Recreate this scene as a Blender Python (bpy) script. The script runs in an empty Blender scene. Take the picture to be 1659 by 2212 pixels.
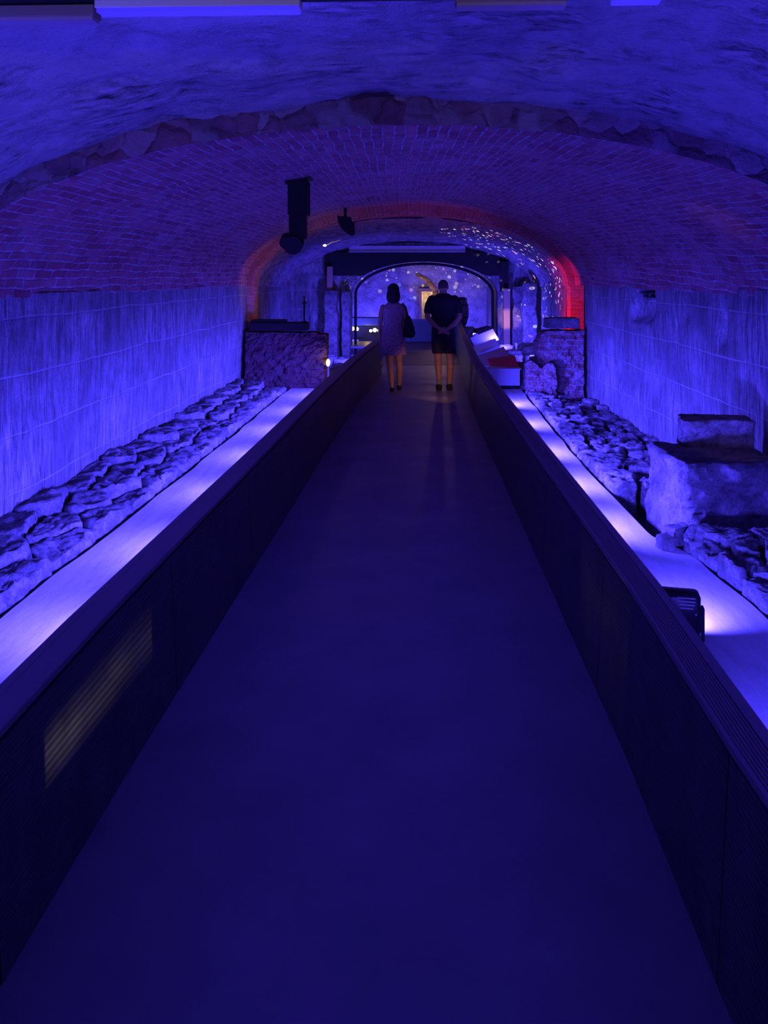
import bpy, bmesh, math, random
import numpy as np
from mathutils import Vector, Matrix, Euler

random.seed(7)
SC = bpy.context.scene
COL = SC.collection
PI = math.pi

# ------------------------------------------------------------------ camera, world, lights, exposure
EYE, FPX, VPX, VPY = 1.7, 1600.0, 890.0, 600.0
cd = bpy.data.cameras.new('camera')
cam = bpy.data.objects.new('camera', cd); COL.objects.link(cam)
cam.location = (0, 0, EYE); cam.rotation_euler = (PI/2, 0, 0)
cd.sensor_fit = 'VERTICAL'; cd.sensor_height = 36; cd.lens = 36*FPX/2212
cd.shift_x = (829.5-VPX)/2212; cd.shift_y = (VPY-1106)/2212
cd.clip_start = .05; cd.clip_end = 200
SC.camera = cam

w = bpy.data.worlds.new('world'); SC.world = w; w.use_nodes = True
w.node_tree.nodes['Background'].inputs[0].default_value = (.14, .06, 1, 1)
w.node_tree.nodes['Background'].inputs[1].default_value = .030

SC.view_settings.view_transform = 'Standard'; SC.view_settings.look = 'None'
SC.view_settings.gamma = 1; SC.view_settings.exposure = 0
SC.view_settings.use_curve_mapping = False

BLUE = (.053, .037, 1.0)
FLOOD_W = 92.0        # each blue flood
WARM = (1.0, .62, .25)

def aim(o, d): o.rotation_euler = Vector(d).to_track_quat('-Z', 'Y').to_euler()
def area(loc, d, watts, color, sx=.12, sy=.12, spread=PI):
    l = bpy.data.lights.new('light', 'AREA'); l.shape = 'RECTANGLE'; l.size = sx; l.size_y = sy
    l.energy = watts; l.color = color; l.spread = spread
    o = bpy.data.objects.new('flood_light', l); COL.objects.link(o); o.location = loc; aim(o, d); return o
def spot(loc, to, watts, color, deg=40, blend=.4, r=.02):
    l = bpy.data.lights.new('light', 'SPOT'); l.energy = watts; l.color = color
    l.spot_size = math.radians(deg); l.spot_blend = blend; l.shadow_soft_size = r
    o = bpy.data.objects.new('spot_light', l); COL.objects.link(o); o.location = loc; aim(o, Vector(to)-Vector(loc)); return o
def point(loc, watts, color, r=.03):
    l = bpy.data.lights.new('light', 'POINT'); l.energy = watts; l.color = color; l.shadow_soft_size = r
    o = bpy.data.objects.new('point_light', l); COL.objects.link(o); o.location = loc; return o
def sparkle_spot(loc, to, watts, deg, scale, keep=.28, seed=0.0):
    """a party projector: a spot whose slide is a scatter of coloured dots"""
    o = spot(loc, to, watts, (1, 1, 1), deg, .15, .004); l = o.data; l.use_nodes = True
    nt = l.node_tree; em = nt.nodes['Emission']
    tc = nt.nodes.new('ShaderNodeTexCoord'); mp = nt.nodes.new('ShaderNodeMapping')
    mp.inputs['Location'].default_value = (seed, seed*.7, seed*1.3)
    vo = nt.nodes.new('ShaderNodeTexVoronoi'); vo.inputs['Scale'].default_value = scale
    nt.links.new(tc.outputs['Normal'], mp.inputs[0]); nt.links.new(mp.outputs[0], vo.inputs['Vector'])
    sp = nt.nodes.new('ShaderNodeSeparateColor'); nt.links.new(vo.outputs['Color'], sp.inputs[0])
    rad = nt.nodes.new('ShaderNodeMath'); rad.operation = 'MULTIPLY'; rad.inputs[1].default_value = keep
    nt.links.new(sp.outputs[2], rad.inputs[0])
    lt = nt.nodes.new('ShaderNodeMath'); lt.operation = 'LESS_THAN'
    nt.links.new(vo.outputs['Distance'], lt.inputs[0]); nt.links.new(rad.outputs[0], lt.inputs[1])
    cr = nt.nodes.new('ShaderNodeValToRGB'); cr.color_ramp.interpolation = 'CONSTANT'
    e = cr.color_ramp.elements; e[0].position = 0; e[0].color = (1, .8, .55, 1); e[1].position = .35; e[1].color = (.75, .85, 1, 1)
    for p, c in ((.6, (.2, .25, 1, 1)), (.75, (1, .35, .7, 1)), (.9, (.9, 1, .75, 1))):
        n = e.new(p); n.color = c
    nt.links.new(sp.outputs[0], cr.inputs[0]); nt.links.new(cr.outputs[0], em.inputs['Color'])
    nt.links.new(lt.outputs[0], em.inputs['Strength'])
    return o

# paths of the parapets (outer faces), y -> x
LY, LX = (-2, 2.4, 5, 7.2, 10, 13, 14.4), (-1.13, -1.1, -1.02, -.96, -.85, -.66, -.6)
RY, RX = (-2, 1.76, 2.6, 5, 8, 10, 14.7, 19.6), (.86, .85, .878, .875, .88, .9, 1.06, 1.25)
def pl(y): return float(np.interp(y, LY, LX))
def pr(y): return float(np.interp(y, RY, RX))

# blue floods standing on the concrete strips behind each parapet: (side, y)
FLOODS = [(1, y) for y in (-1.4, .5, 2.3, 4.12, 5.72, 6.95, 8.28, 9.9, 11.5)] + \
         [(-1, y) for y in (-1.4, 0.5, 2.3, 3.95, 5.25, 6.7, 8.1, 9.5, 10.9, 12.3)]
def fx_(s, y): return 1.47 if (s > 0 and abs(y-4.12) < .01) else (pr(y)+.25 if s > 0 else pl(y)-.30)
for s, y in FLOODS:
    near = s > 0 and abs(y-4.12) < .01
    area((fx_(s, y)+s*(.03 if near else .06), y+.08, -.13 if near else .0), (.40, .80, -.50) if near else (s*.86, .36, -.26) if y > 2 else (s*.55, .35, .6), FLOOD_W*(.6 if near else 1.0 if y > 2 else 1.25), BLUE, .16, .12, 2.1)
# floods standing on the ground of the far rooms
for loc, d, wt in (((-2.3, 15.0, .1), (-.3, 1, .2), 26), ((2.3, 14.7, .2), (.35, 1, .4), 36),
                   ((-1.9, 19.3, -.1), (-.1, 1, .1), 100), ((1.9, 20.2, -.1), (.2, 1, .1), 90),
                   ((-1.25, 16.3, .15), (-.35, 1, .1), 120), ((1.9, 16.4, .3), (.3, 1, .25), 130), ((-1.3, 25.9, -.3), (.1, 1, .35), 110), ((1.7, 25.6, -.3), (0, 1, .35), 80)):
    area(loc, d, wt, BLUE, .2, .2)
# overhead blue bar near the camera, and an added unseen warm spot behind it to brown the tan bars
area((-.65, 2.56, 2.54), (.1, .75, -.1), 12, BLUE, .7, .05)
spot((.2, -1.2, 1.9), (-.5, 2.4, 2.58), 60, (1, .75, .45), 44, .6, .05)
def slot_spot(loc, to, watts, color, a, c):
    """an added warm spot without a fixture: its beam is a wide flat rectangle crossed by fine bars"""
    o = spot(loc, to, watts, color, 90, .1, .006); l = o.data; l.use_nodes = True; nt = l.node_tree; em = nt.nodes['Emission']
    tc = nt.nodes.new('ShaderNodeTexCoord'); sx = nt.nodes.new('ShaderNodeSeparateXYZ'); nt.links.new(tc.outputs['Normal'], sx.inputs[0])
    def mt(op, p, q=0, r=0):
        n = nt.nodes.new('ShaderNodeMath'); n.operation = op
        for k, v in enumerate((p, q, r)):
            if isinstance(v, bpy.types.NodeSocket): nt.links.new(v, n.inputs[k])
            else: n.inputs[k].default_value = v
        return n.outputs[0]
    z = mt('ABSOLUTE', sx.outputs[2]); u = mt('DIVIDE', sx.outputs[0], z); v = mt('DIVIDE', sx.outputs[1], z)
    nz = nt.nodes.new('ShaderNodeTexNoise'); nz.inputs['Scale'].default_value = 9; nt.links.new(tc.outputs['Normal'], nz.inputs['Vector'])
    bars = mt('MULTIPLY_ADD', mt('SINE', mt('MULTIPLY', v, 700)), .45, .55)
    soft = mt('MAXIMUM', mt('SUBTRACT', 1, mt('DIVIDE', mt('ABSOLUTE', v), c)), 0)
    k = mt('MULTIPLY', mt('MULTIPLY', mt('LESS_THAN', mt('ABSOLUTE', u), a), soft), mt('MULTIPLY', bars, mt('POWER', nz.outputs['Fac'], 2.0)))
    nt.links.new(mt('MULTIPLY', k, 4), em.inputs['Strength']); return o
slot_spot((.74, .5, .47), (-1.02, 2.40, .375), 150, (1, .86, .74), .105, .04)  # added unseen spot for the warm streaks on the left panel
slot_spot((-.98, 1.2, .45), (.78, 3.0, .40), 18, (1, .85, .75), .10, .16)  # weaker added spot for the warm streaks on the right panel

# ------------------------------------------------------------------ noise
def _hash(ix, iy, iz, s):
    h = (ix.astype(np.uint32)*np.uint32(374761393) + iy.astype(np.uint32)*np.uint32(668265263)
         + iz.astype(np.uint32)*np.uint32(2147483647) + np.uint32(s*974711 & 0xffffffff))
    h = (h ^ (h >> np.uint32(13)))*np.uint32(1274126177)
    h = h ^ (h >> np.uint32(16))
    return (h & np.uint32(0xffffff)).astype(np.float64)/0xffffff
def vnoise(p, s=0):
    p = np.asarray(p, float); f0 = np.floor(p); t = p-f0; t = t*t*(3-2*t); i = f0.astype(np.int64)
    r = 0
    for dx in (0, 1):
        for dy in (0, 1):
            for dz in (0, 1):
                wgt = (t[:, 0] if dx else 1-t[:, 0])*(t[:, 1] if dy else 1-t[:, 1])*(t[:, 2] if dz else 1-t[:, 2])
                r = r + wgt*_hash(i[:, 0]+dx, i[:, 1]+dy, i[:, 2]+dz, s)
    return r*2-1
def fbm(p, s=0, oct=4, gain=.5):
    p = np.asarray(p, float); a, r = 1.0, 0
    for k in range(oct):
        r = r + a*vnoise(p*(2**k)+k*17.3, s+k); a *= gain
    return r

# ------------------------------------------------------------------ object helpers
def tag(o, label=None, cat=None, group=None, kind=None):
    if label: o['label'] = label
    if cat: o['category'] = cat
    if group: o['group'] = group
    if kind: o['kind'] = kind
    return o
def link(name, me, m=None, parent=None, smooth=True):
    if m: me.materials.append(m)
    if smooth: me.polygons.foreach_set('use_smooth', [True]*len(me.polygons))
    o = bpy.data.objects.new(name, me); COL.objects.link(o)
    if parent: o.parent = parent
    return o
def pyobj(name, v, f, m, parent=None, smooth=True, uv=None):
    me = bpy.data.meshes.new(name); me.from_pydata([tuple(map(float, q)) for q in v], [], [tuple(map(int, q)) for q in f]); me.update()
    if uv is not None:
        ul = me.uv_layers.new(name='UVMap')
        li = np.empty(len(me.loops), int); me.loops.foreach_get('vertex_index', li)
        ul.data.foreach_set('uv', np.asarray(uv, float)[li].ravel())
    return link(name, me, m, parent, smooth)
def empty(name, loc=(0, 0, 0), rz=0):
    o = bpy.data.objects.new(name, None); COL.objects.link(o); o.location = loc; o.rotation_euler = (0, 0, rz)
    o.empty_display_size = .1; return o
def gridfaces(nu, nv, flip=False):
    f = []
    for i in range(nu-1):
        for j in range(nv-1):
            q = (i*nv+j, (i+1)*nv+j, (i+1)*nv+j+1, i*nv+j+1)
            f.append(q[::-1] if flip else q)
    return f

class MB:
    def __init__(s): s.bm = bmesh.new()
    def box(s, c, d, rot=None, bev=0):
        M = Matrix.Translation(c) @ (Euler(rot).to_matrix().to_4x4() if rot else Matrix()) @ Matrix.Diagonal((d[0], d[1], d[2], 1))
        r = bmesh.ops.create_cube(s.bm, size=1, matrix=M)
        if bev:
            es = list({e for v in r['verts'] for e in v.link_edges})
            bmesh.ops.bevel(s.bm, geom=es, offset=bev, segments=2, affect='EDGES', profile=.5)
        return s
    def cyl(s, a, b, r0, r1=None, n=16):
        a, b = Vector(a), Vector(b); r1 = r0 if r1 is None else r1
        M = Matrix.Translation((a+b)/2) @ (b-a).to_track_quat('Z', 'Y').to_matrix().to_4x4()
        bmesh.ops.create_cone(s.bm, cap_ends=True, segments=n, radius1=r0, radius2=max(r1, 1e-4), depth=(b-a).length, matrix=M); return s
    def ball(s, c, r, n=2):
        r = (r, r, r) if not hasattr(r, '__len__') else r
        bmesh.ops.create_icosphere(s.bm, subdivisions=n, radius=1, matrix=Matrix.Translation(c) @ Matrix.Diagonal((*r, 1))); return s
    def cap(s, a, b, r0, r1, n=2):          # tapered limb with round ends
        s.cyl(a, b, r0, r1, 20); s.ball(a, r0, n); s.ball(b, r1, n); return s
    def chain(s, pts, rs):
        for k in range(len(pts)-1): s.cap(pts[k], pts[k+1], rs[k], rs[k+1])
        return s
    def loft(s, rings, n=28, closed=True):   # rings: (cx, cy, z, rx, ry)
        vs = []
        for cx, cy, z, rx, ry in rings:
            vs.append([s.bm.verts.new((cx+rx*math.cos(2*PI*k/n), cy+ry*math.sin(2*PI*k/n), z)) for k in range(n)])
        for a, b in zip(vs, vs[1:]):
            for k in range(n): s.bm.faces.new((a[k], a[(k+1) % n], b[(k+1) % n], b[k]))
        if closed: s.bm.faces.new(vs[0][::-1]); s.bm.faces.new(vs[-1])
        return s
    def sweep(s, prof, path):                # prof (u,z) closed polygon; path list of (point, side vector)
        rows = []
        for p, sd in path:
            rows.append([s.bm.verts.new((p[0]+sd[0]*u, p[1]+sd[1]*u, p[2]+z)) for u, z in prof])
        n = len(prof)
        for a, b in zip(rows, rows[1:]):
            for k in range(n): s.bm.faces.new((a[k], a[(k+1) % n], b[(k+1) % n], b[k]))
        s.bm.faces.new(rows[0][::-1]); s.bm.faces.new(rows[-1]); return s
    def build(s, name, m, parent=None, smooth=False):
        bmesh.ops.recalc_face_normals(s.bm, faces=s.bm.faces)
        me = bpy.data.meshes.new(name); s.bm.to_mesh(me); s.bm.free(); return link(name, me, m, parent, smooth)
    def fuse(s, name, m, parent=None, voxel=.008, sm=4):   # union of all pieces as one continuous skin
        o = s.build(name, m, parent, False)
        r = o.modifiers.new('r', 'REMESH'); r.mode = 'VOXEL'; r.voxel_size = voxel
        k = o.modifiers.new('s', 'SMOOTH'); k.factor = .5; k.iterations = sm
        me = bpy.data.meshes.new_from_object(o.evaluated_get(bpy.context.evaluated_depsgraph_get()))
        o.modifiers.clear(); o.data = me; me.materials.clear(); me.materials.append(m)
        me.polygons.foreach_set('use_smooth', [True]*len(me.polygons)); return o

# ------------------------------------------------------------------ materials
def mat(name, rgb, rough=.6, metal=0, spec=.5):
    m = bpy.data.materials.new(name); m.use_nodes = True
    b = m.node_tree.nodes['Principled BSDF']
    b.inputs['Base Color'].default_value = (*rgb, 1); b.inputs['Roughness'].default_value = rough
    b.inputs['Metallic'].default_value = metal; b.inputs['Specular IOR Level'].default_value = spec
    return m
class N:
    """small node-graph helper"""
    def __init__(s, m): s.t = m.node_tree; s.b = s.t.nodes['Principled BSDF']
    def n(s, typ, **kw):
        o = s.t.nodes.new('ShaderNode'+typ)
        for k, v in kw.items(): setattr(o, k, v)
        return o
    def l(s, a, b): s.t.links.new(a, b)
    def val(s, sock, v):
        if hasattr(v, 'is_linked') or isinstance(v, bpy.types.NodeSocket): s.l(v, sock)
        else: sock.default_value = v
    def coord(s, which='Object', scale=(1, 1, 1), loc=(0, 0, 0)):
        tc = s.n('TexCoord'); mp = s.n('Mapping'); mp.inputs['Scale'].default_value = scale; mp.inputs['Location'].default_value = loc
        s.l(tc.outputs[which], mp.inputs[0]); return mp.outputs[0]
    def noise(s, vec, scale, detail=6, rough=.6, out='Fac', dist=0):
        o = s.n('TexNoise'); o.inputs['Scale'].default_value = scale; o.inputs['Detail'].default_value = detail
        o.inputs['Roughness'].default_value = rough; o.inputs['Distortion'].default_value = dist; s.l(vec, o.inputs['Vector']); return o.outputs[out]
    def ramp(s, fac, a, ca, b, cb):
        o = s.n('ValToRGB'); e = o.color_ramp.elements
        e[0].position = a; e[1].position = b
        e[0].color = (*ca, 1) if hasattr(ca, '__len__') else (ca, ca, ca, 1); e[1].color = (*cb, 1) if hasattr(cb, '__len__') else (cb, cb, cb, 1)
        s.l(fac, o.inputs[0]); return o.outputs[0]
    def mix(s, fac, a, b, mode='MIX'):
        o = s.n('Mix', data_type='RGBA', blend_type=mode)
        s.val(o.inputs[0], fac); s.val(o.inputs[6], (*a, 1) if isinstance(a, tuple) else a); s.val(o.inputs[7], (*b, 1) if isinstance(b, tuple) else b)
        return o.outputs[2]
    def math(s, op, a, b=0):
        o = s.n('Math', operation=op); s.val(o.inputs[0], a); s.val(o.inputs[1], b); return o.outputs[0]
    def warp(s, vec, scale, amt):
        c = s.noise(vec, scale, 3, .5, 'Color')
        sub = s.n('VectorMath', operation='SUBTRACT'); s.l(c, sub.inputs[0]); sub.inputs[1].default_value = (.5, .5, .5)
        sc = s.n('VectorMath', operation='SCALE'); s.l(sub.outputs[0], sc.inputs[0]); sc.inputs['Scale'].default_value = amt
        ad = s.n('VectorMath', operation='ADD'); s.l(vec, ad.inputs[0]); s.l(sc.outputs[0], ad.inputs[1]); return ad.outputs[0]
    def brick(s, vec, bw, rh, mortar, smooth=.1, freq=2, off=.5):
        o = s.n('TexBrick'); o.inputs['Scale'].default_value = 1; o.inputs['Brick Width'].default_value = bw; o.inputs['Row Height'].default_value = rh
        o.inputs['Mortar Size'].default_value = mortar; o.inputs['Mortar Smooth'].default_value = smooth; o.offset = off; o.offset_frequency = freq
        o.inputs['Color1'].default_value = (0, 0, 0, 1); o.inputs['Color2'].default_value = (1, 1, 1, 1); o.inputs['Mortar'].default_value = (.5, .5, .5, 1)
        s.l(vec, o.inputs['Vector']); return o.outputs['Color'], o.outputs['Fac']
    def bump(s, h, strength, dist=.02, prev=None):
        o = s.n('Bump'); o.inputs['Strength'].default_value = strength; o.inputs['Distance'].default_value = dist
        s.l(h, o.inputs['Height'])
        if prev: s.l(prev, o.inputs['Normal'])
        return o.outputs[0]
    def out(s, color=None, normal=None, rough=None):
        if color is not None: s.l(color, s.b.inputs['Base Color'])
        if normal is not None: s.l(normal, s.b.inputs['Normal'])
        if rough is not None: s.l(rough, s.b.inputs['Roughness'])

def m_wall():
    m = mat('ashlar_wall', (.5, .5, .5), .85, spec=.2); g = N(m); co = g.coord()
    sx = g.n('SeparateXYZ'); g.l(co, sx.inputs[0])
    cb = g.n('CombineXYZ'); g.l(sx.outputs[1], cb.inputs[0]); g.l(sx.outputs[2], cb.inputs[1])
    wv = g.warp(cb.outputs[0], 1.7, .06)
    bc, bf = g.brick(wv, 1.15, .46, .012, .4)
    streak = g.noise(g.coord('Object', (3, 8, .9)), 2.2, 8, .68)
    streak2 = g.noise(g.coord('Object', (8, 30, 2.6)), 2.0, 7, .72)
    patch = g.noise(co, 1.3, 7, .66); grain = g.noise(co, 26, 5, .75)
    base = g.ramp(streak, .41, (.08, .075, .075), .60, (.60, .58, .55))
    base = g.mix(.5, base, g.ramp(streak2, .40, (.05, .05, .05), .62, (.66, .64, .61)))
    base = g.mix(g.ramp(patch, .44, 0, .62, .62), base, (.13, .12, .115))
    base = g.mix(g.math('MULTIPLY', bc, .42), base, (.16, .155, .15))
    base = g.mix(g.ramp(grain, .5, 0, .75, .5), base, (.12, .11, .11))
    base = g.mix(g.math('MULTIPLY', bf, g.ramp(patch, .35, .08, .6, .45)), base, (.62, .6, .56))
    h = g.math('ADD', g.math('MULTIPLY', streak2, .6), g.math('MULTIPLY', bf, -.35))
    g.out(base, g.bump(grain, .6, .03, g.bump(h, .8, .05)))
    return m
def m_brickvault(name='brick_vault', c1=(.24, .062, .07), c2=(.44, .17, .18), mort=(.46, .40, .41), white=.7):
    m = mat(name, c1, .85, spec=.2); g = N(m); uv = g.coord('UV'); co = g.coord()
    wv = g.warp(g.warp(uv, 2.0, .08), 9, .018)
    bc, bf = g.brick(wv, .27, .078, .011, .4)
    tone = g.mix(bc, c1, c2)
    tone = g.mix(g.ramp(g.noise(co, 5, 5, .6), .35, .0, .7, .55), tone, (.2, .06, .07))
    lime = g.ramp(g.noise(co, 1.5, 9, .74), .46, 0, .64, 1)
    lime = g.math('MULTIPLY', g.math('MULTIPLY', lime, white), g.ramp(g.noise(co, 20, 6, .75), .42, .0, .62, 1))
    tone = g.mix(lime, tone, (.40, .36, .37))
    col = g.mix(g.math('MULTIPLY', bf, g.ramp(g.noise(co, 7, 6, .7), .36, .0, .62, 1)), tone, mort)
    h = g.math('ADD', g.math('MULTIPLY', bf, .5), g.math('MULTIPLY', g.noise(co, 18, 6, .7), .8))
    g.out(col, g.bump(h, .9, .025))
    return m
def m_rubble(name='rubble_vault', a=(.16, .14, .14), b=(.5, .46, .46), sc=(2.2, 3.5, 5), bump=.9, red=.3):
    m = mat(name, b, .9, spec=.15); g = N(m); co = g.coord('Object', sc); oc = g.coord()
    wv = g.warp(co, 1.3, .5)
    n1 = g.noise(wv, 1.2, 10, .68); n2 = g.noise(oc, 16, 6, .7)
    vo = g.n('TexVoronoi', feature='DISTANCE_TO_EDGE'); vo.inputs['Scale'].default_value = 1.6; g.l(wv, vo.inputs['Vector'])
    vc = g.n('TexVoronoi'); vc.inputs['Scale'].default_value = 1.6; g.l(wv, vc.inputs['Vector'])
    col = g.ramp(n1, .34, a, .68, b)
    col = g.mix(g.math('MULTIPLY', g.ramp(g.noise(oc, .8, 4, .6), .45, 0, .65, 1), red), col, (.34, .13, .12))
    sv = g.n('SeparateColor'); g.l(vc.outputs['Color'], sv.inputs[0])
    col = g.mix(g.math('MULTIPLY', sv.outputs[0], .35), col, (.6, .57, .56))
    h = g.math('ADD', g.math('MULTIPLY', g.ramp(vo.outputs['Distance'], 0, 0, .16, 1), .5), g.math('ADD', g.math('MULTIPLY', n1, 1.2), g.math('MULTIPLY', n2, .35)))
    g.out(col, g.bump(h, bump, .05))
    return m
def m_near():
    m = mat('rubble_vault', (.5, .46, .46), .9, spec=.15); g = N(m); oc = g.coord()
    a = g.noise(g.warp(g.coord('Object', (5, 16, 14)), 1.0, .4), 1.0, 10, .72)      # small chips lying crosswise
    p = g.noise(oc, 2.0, 8, .7); f = g.noise(g.coord('Object', (14, 40, 40)), 1.0, 6, .75)
    rough = g.ramp(p, .46, 0, .60, 1)
    col = g.mix(rough, g.ramp(p, .3, (.34, .31, .32), .6, (.5, .47, .48)), g.ramp(a, .38, (.10, .08, .09), .6, (.74, .70, .70)))
    col = g.mix(g.ramp(f, .55, 0, .75, .6), col, (.12, .10, .11))
    h = g.math('ADD', g.math('MULTIPLY', g.math('MULTIPLY', a, 1.3), g.math('ADD', rough, .25)), g.math('MULTIPLY', f, .35))
    g.out(col, g.bump(h, 1.0, .05)); return m
def m_rock(name='old_stone', a=(.10, .09, .09), b=(.56, .53, .5), sc=8, bump=1.0, rough=.8):
    m = mat(name, b, rough, spec=.25); g = N(m); co = g.warp(g.coord(), 4, .12)
    n1 = g.noise(co, sc, 10, .72); n2 = g.noise(g.coord('Object', (1, 2.2, 1.4)), sc*4, 7, .75)
    pit = g.ramp(n2, .36, 1, .5, 0)
    oi = g.n('ObjectInfo')
    col = g.ramp(n1, .36, a, .62, b)
    col = g.mix(g.math('MULTIPLY', pit, .7), col, tuple(.5*q for q in a))
    col = g.mix(g.math('MULTIPLY', oi.outputs['Random'], .3), col, tuple(.45*q for q in b))
    h = g.math('ADD', n1, g.math('MULTIPLY', n2, .8))
    g.out(col, g.bump(h, bump, .045)); return m
def m_brickblock(name, c1, c2, mort, bw=.27, rh=.085, lime=(.4, .36, .36)):
    m = mat(name, c1, .9, spec=.15); g = N(m); co = g.coord()
    sx = g.n('SeparateXYZ'); g.l(co, sx.inputs[0])
    cb = g.n('CombineXYZ'); g.l(g.math('ADD', sx.outputs[0], sx.outputs[1]), cb.inputs[0]); g.l(sx.outputs[2], cb.inputs[1])
    bc, bf = g.brick(g.warp(g.warp(cb.outputs[0], 3, .09), 11, .03), bw, rh, .012, .3)
    col = g.mix(bc, c1, c2)
    col = g.mix(g.math('MULTIPLY', bf, g.ramp(g.noise(co, 6, 4, .6), .35, .2, .6, 1)), col, mort)
    col = g.mix(g.ramp(g.noise(co, 4, 8, .74), .48, 0, .64, .8), col, lime)
    h = g.math('ADD', g.math('MULTIPLY', bf, -.5), g.noise(co, 14, 7, .7))
    g.out(col, g.bump(h, .9, .03)); return m
def m_strip():
    m = mat('smooth_concrete', (.5, .5, .5), .7, spec=.3); g = N(m); co = g.coord('Object', (3, .7, 1)); oc = g.coord()
    c = g.ramp(g.noise(co, 4, 8, .65), .3, (.42, .41, .4), .7, (.62, .61, .6))
    c = g.mix(g.ramp(g.noise(oc, 28, 3, .6), .62, 0, .72, .4), c, (.25, .24, .24))
    g.out(c, g.bump(g.noise(co, 10, 8, .6), .12, .02)); return m
def m_floor():
    m = mat('dark_walkway', (.09, .085, .09), .42, spec=.5); g = N(m); co = g.coord()
    c = g.ramp(g.noise(co, 3, 6, .6), .3, (.25, .235, .26), .7, (.33, .31, .33))
    r = g.ramp(g.noise(g.coord('Object', (.4, 1.5, 1)), 1.5, 4, .6), .3, .36, .7, .55)
    g.out(c, g.bump(g.noise(co, 60, 3, .6), .06, .005), r); return m
def m_panel():
    m = mat('ribbed_panel', (.05, .046, .05), .38, spec=.5); g = N(m); co = g.coord()
    sx = g.n('SeparateXYZ'); g.l(co, sx.inputs[0])
    h = g.math('SINE', g.math('MULTIPLY', sx.outputs[2], 420))
    c = g.ramp(g.noise(g.coord('Object', (4, 4, 1.2)), 2, 5, .6), .3, (.07, .065, .07), .7, (.12, .11, .11))
    g.out(c, g.bump(h, .35, .004)); return m
M = {}
M['wall'] = m_wall(); M['bvault'] = m_brickvault(); M['rubble'] = m_near()
M['rvault'] = m_rubble('far_vault_stone', (.10, .08, .085), (.48, .42, .42), (5, 4, 5), 1.0, .5)
M['ring'] = m_brickvault('red_brick_ring', (.55, .15, .10), (.5, .2, .14), (.5, .4, .36), .2)
M['lip'] = m_rubble('broken_ring_face', (.06, .03, .04), (.26, .12, .14), (4, 4, 4), 1.0, .6)
M['rock'] = m_rock(); M['bigrock'] = m_rock('block_stone', (.09, .075, .075), (.42, .38, .37), 4.5, 1.0, .85)
M['soil'] = m_rock('dark_soil', (.02, .02, .02), (.08, .075, .07), 12, .8, .95)
M['strip'] = m_strip(); M['floor'] = m_floor(); M['panel'] = m_panel()
M['pierL'] = m_brickblock('dark_brickwork', (.085, .03, .034), (.11, .042, .044), (.095, .065, .07), lime=(.11, .07, .075))
M['pierR'] = m_brickblock('old_brickwork', (.22, .09, .085), (.32, .17, .16), (.38, .34, .34), .3, .1)
M['cap'] = mat('cap_board', (.27, .21, .24), .5)
M['black'] = mat('black_metal', (.012, .012, .014), .65, spec=.25)
M['blackgloss'] = mat('black_plastic', (.01, .01, .012), .25)
M['tan'] = mat('tan_housing', (.16, .13, .11), .55)
M['vent'] = mat('pale_vent', (.62, .55, .45), .5)
M['white'] = mat('white_board', (.55, .55, .56), .5)
M['red'] = mat('red_board', (.5, .03, .05), .5)
M['steel'] = mat('grey_steel', (.4, .4, .42), .4, .3)
M['dark'] = mat('dark_timber_and_shade', (.016, .013, .013), .75, spec=.2)  # near-black for the lintel timbers and the block that stands for shade
M['timber'] = mat('weathered_timber', (.34, .22, .12), .75)
M['plank'] = mat('deck_board', (.16, .12, .12), .5)
M['plaster'] = m_rock('pale_plaster', (.4, .38, .36), (.6, .57, .55), 4, .4, .85)
M['glass'] = mat('lamp_glass', (.6, .6, .65), .15)
M['green'] = mat('green_grey_board', (.10, .17, .16), .45)
for nm, c in (('skin', (.55, .30, .20)), ('dress', (.42, .26, .34)), ('shirt', (.02, .02, .025)), ('shorts', (.015, .018, .04)),
              ('hair', (.02, .015, .015)), ('bag', (.012, .012, .014)), ('shoe', (.02, .02, .022)), ('sock', (.3, .28, .3))):
    M[nm] = mat(nm, c, .75 if nm != 'skin' else .5)
def glow(name, c, st):
    m = mat(name, c, .4); b = m.node_tree.nodes['Principled BSDF']
    b.inputs['Emission Color'].default_value = (*c, 1); b.inputs['Emission Strength'].default_value = st; return m
M['bulb'] = glow('lit_warm_bulb', (1, .85, .55), 6); M['led'] = glow('blue_led_diffuser', (.05, .03, 1), .8)
g_ = N(M['dress']); c_ = g_.ramp(g_.noise(g_.coord('Object', (1, 1, 1)), 55, 2, .5), .45, (.36, .2, .3), .58, (.6, .42, .44)); g_.out(c_)

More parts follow.
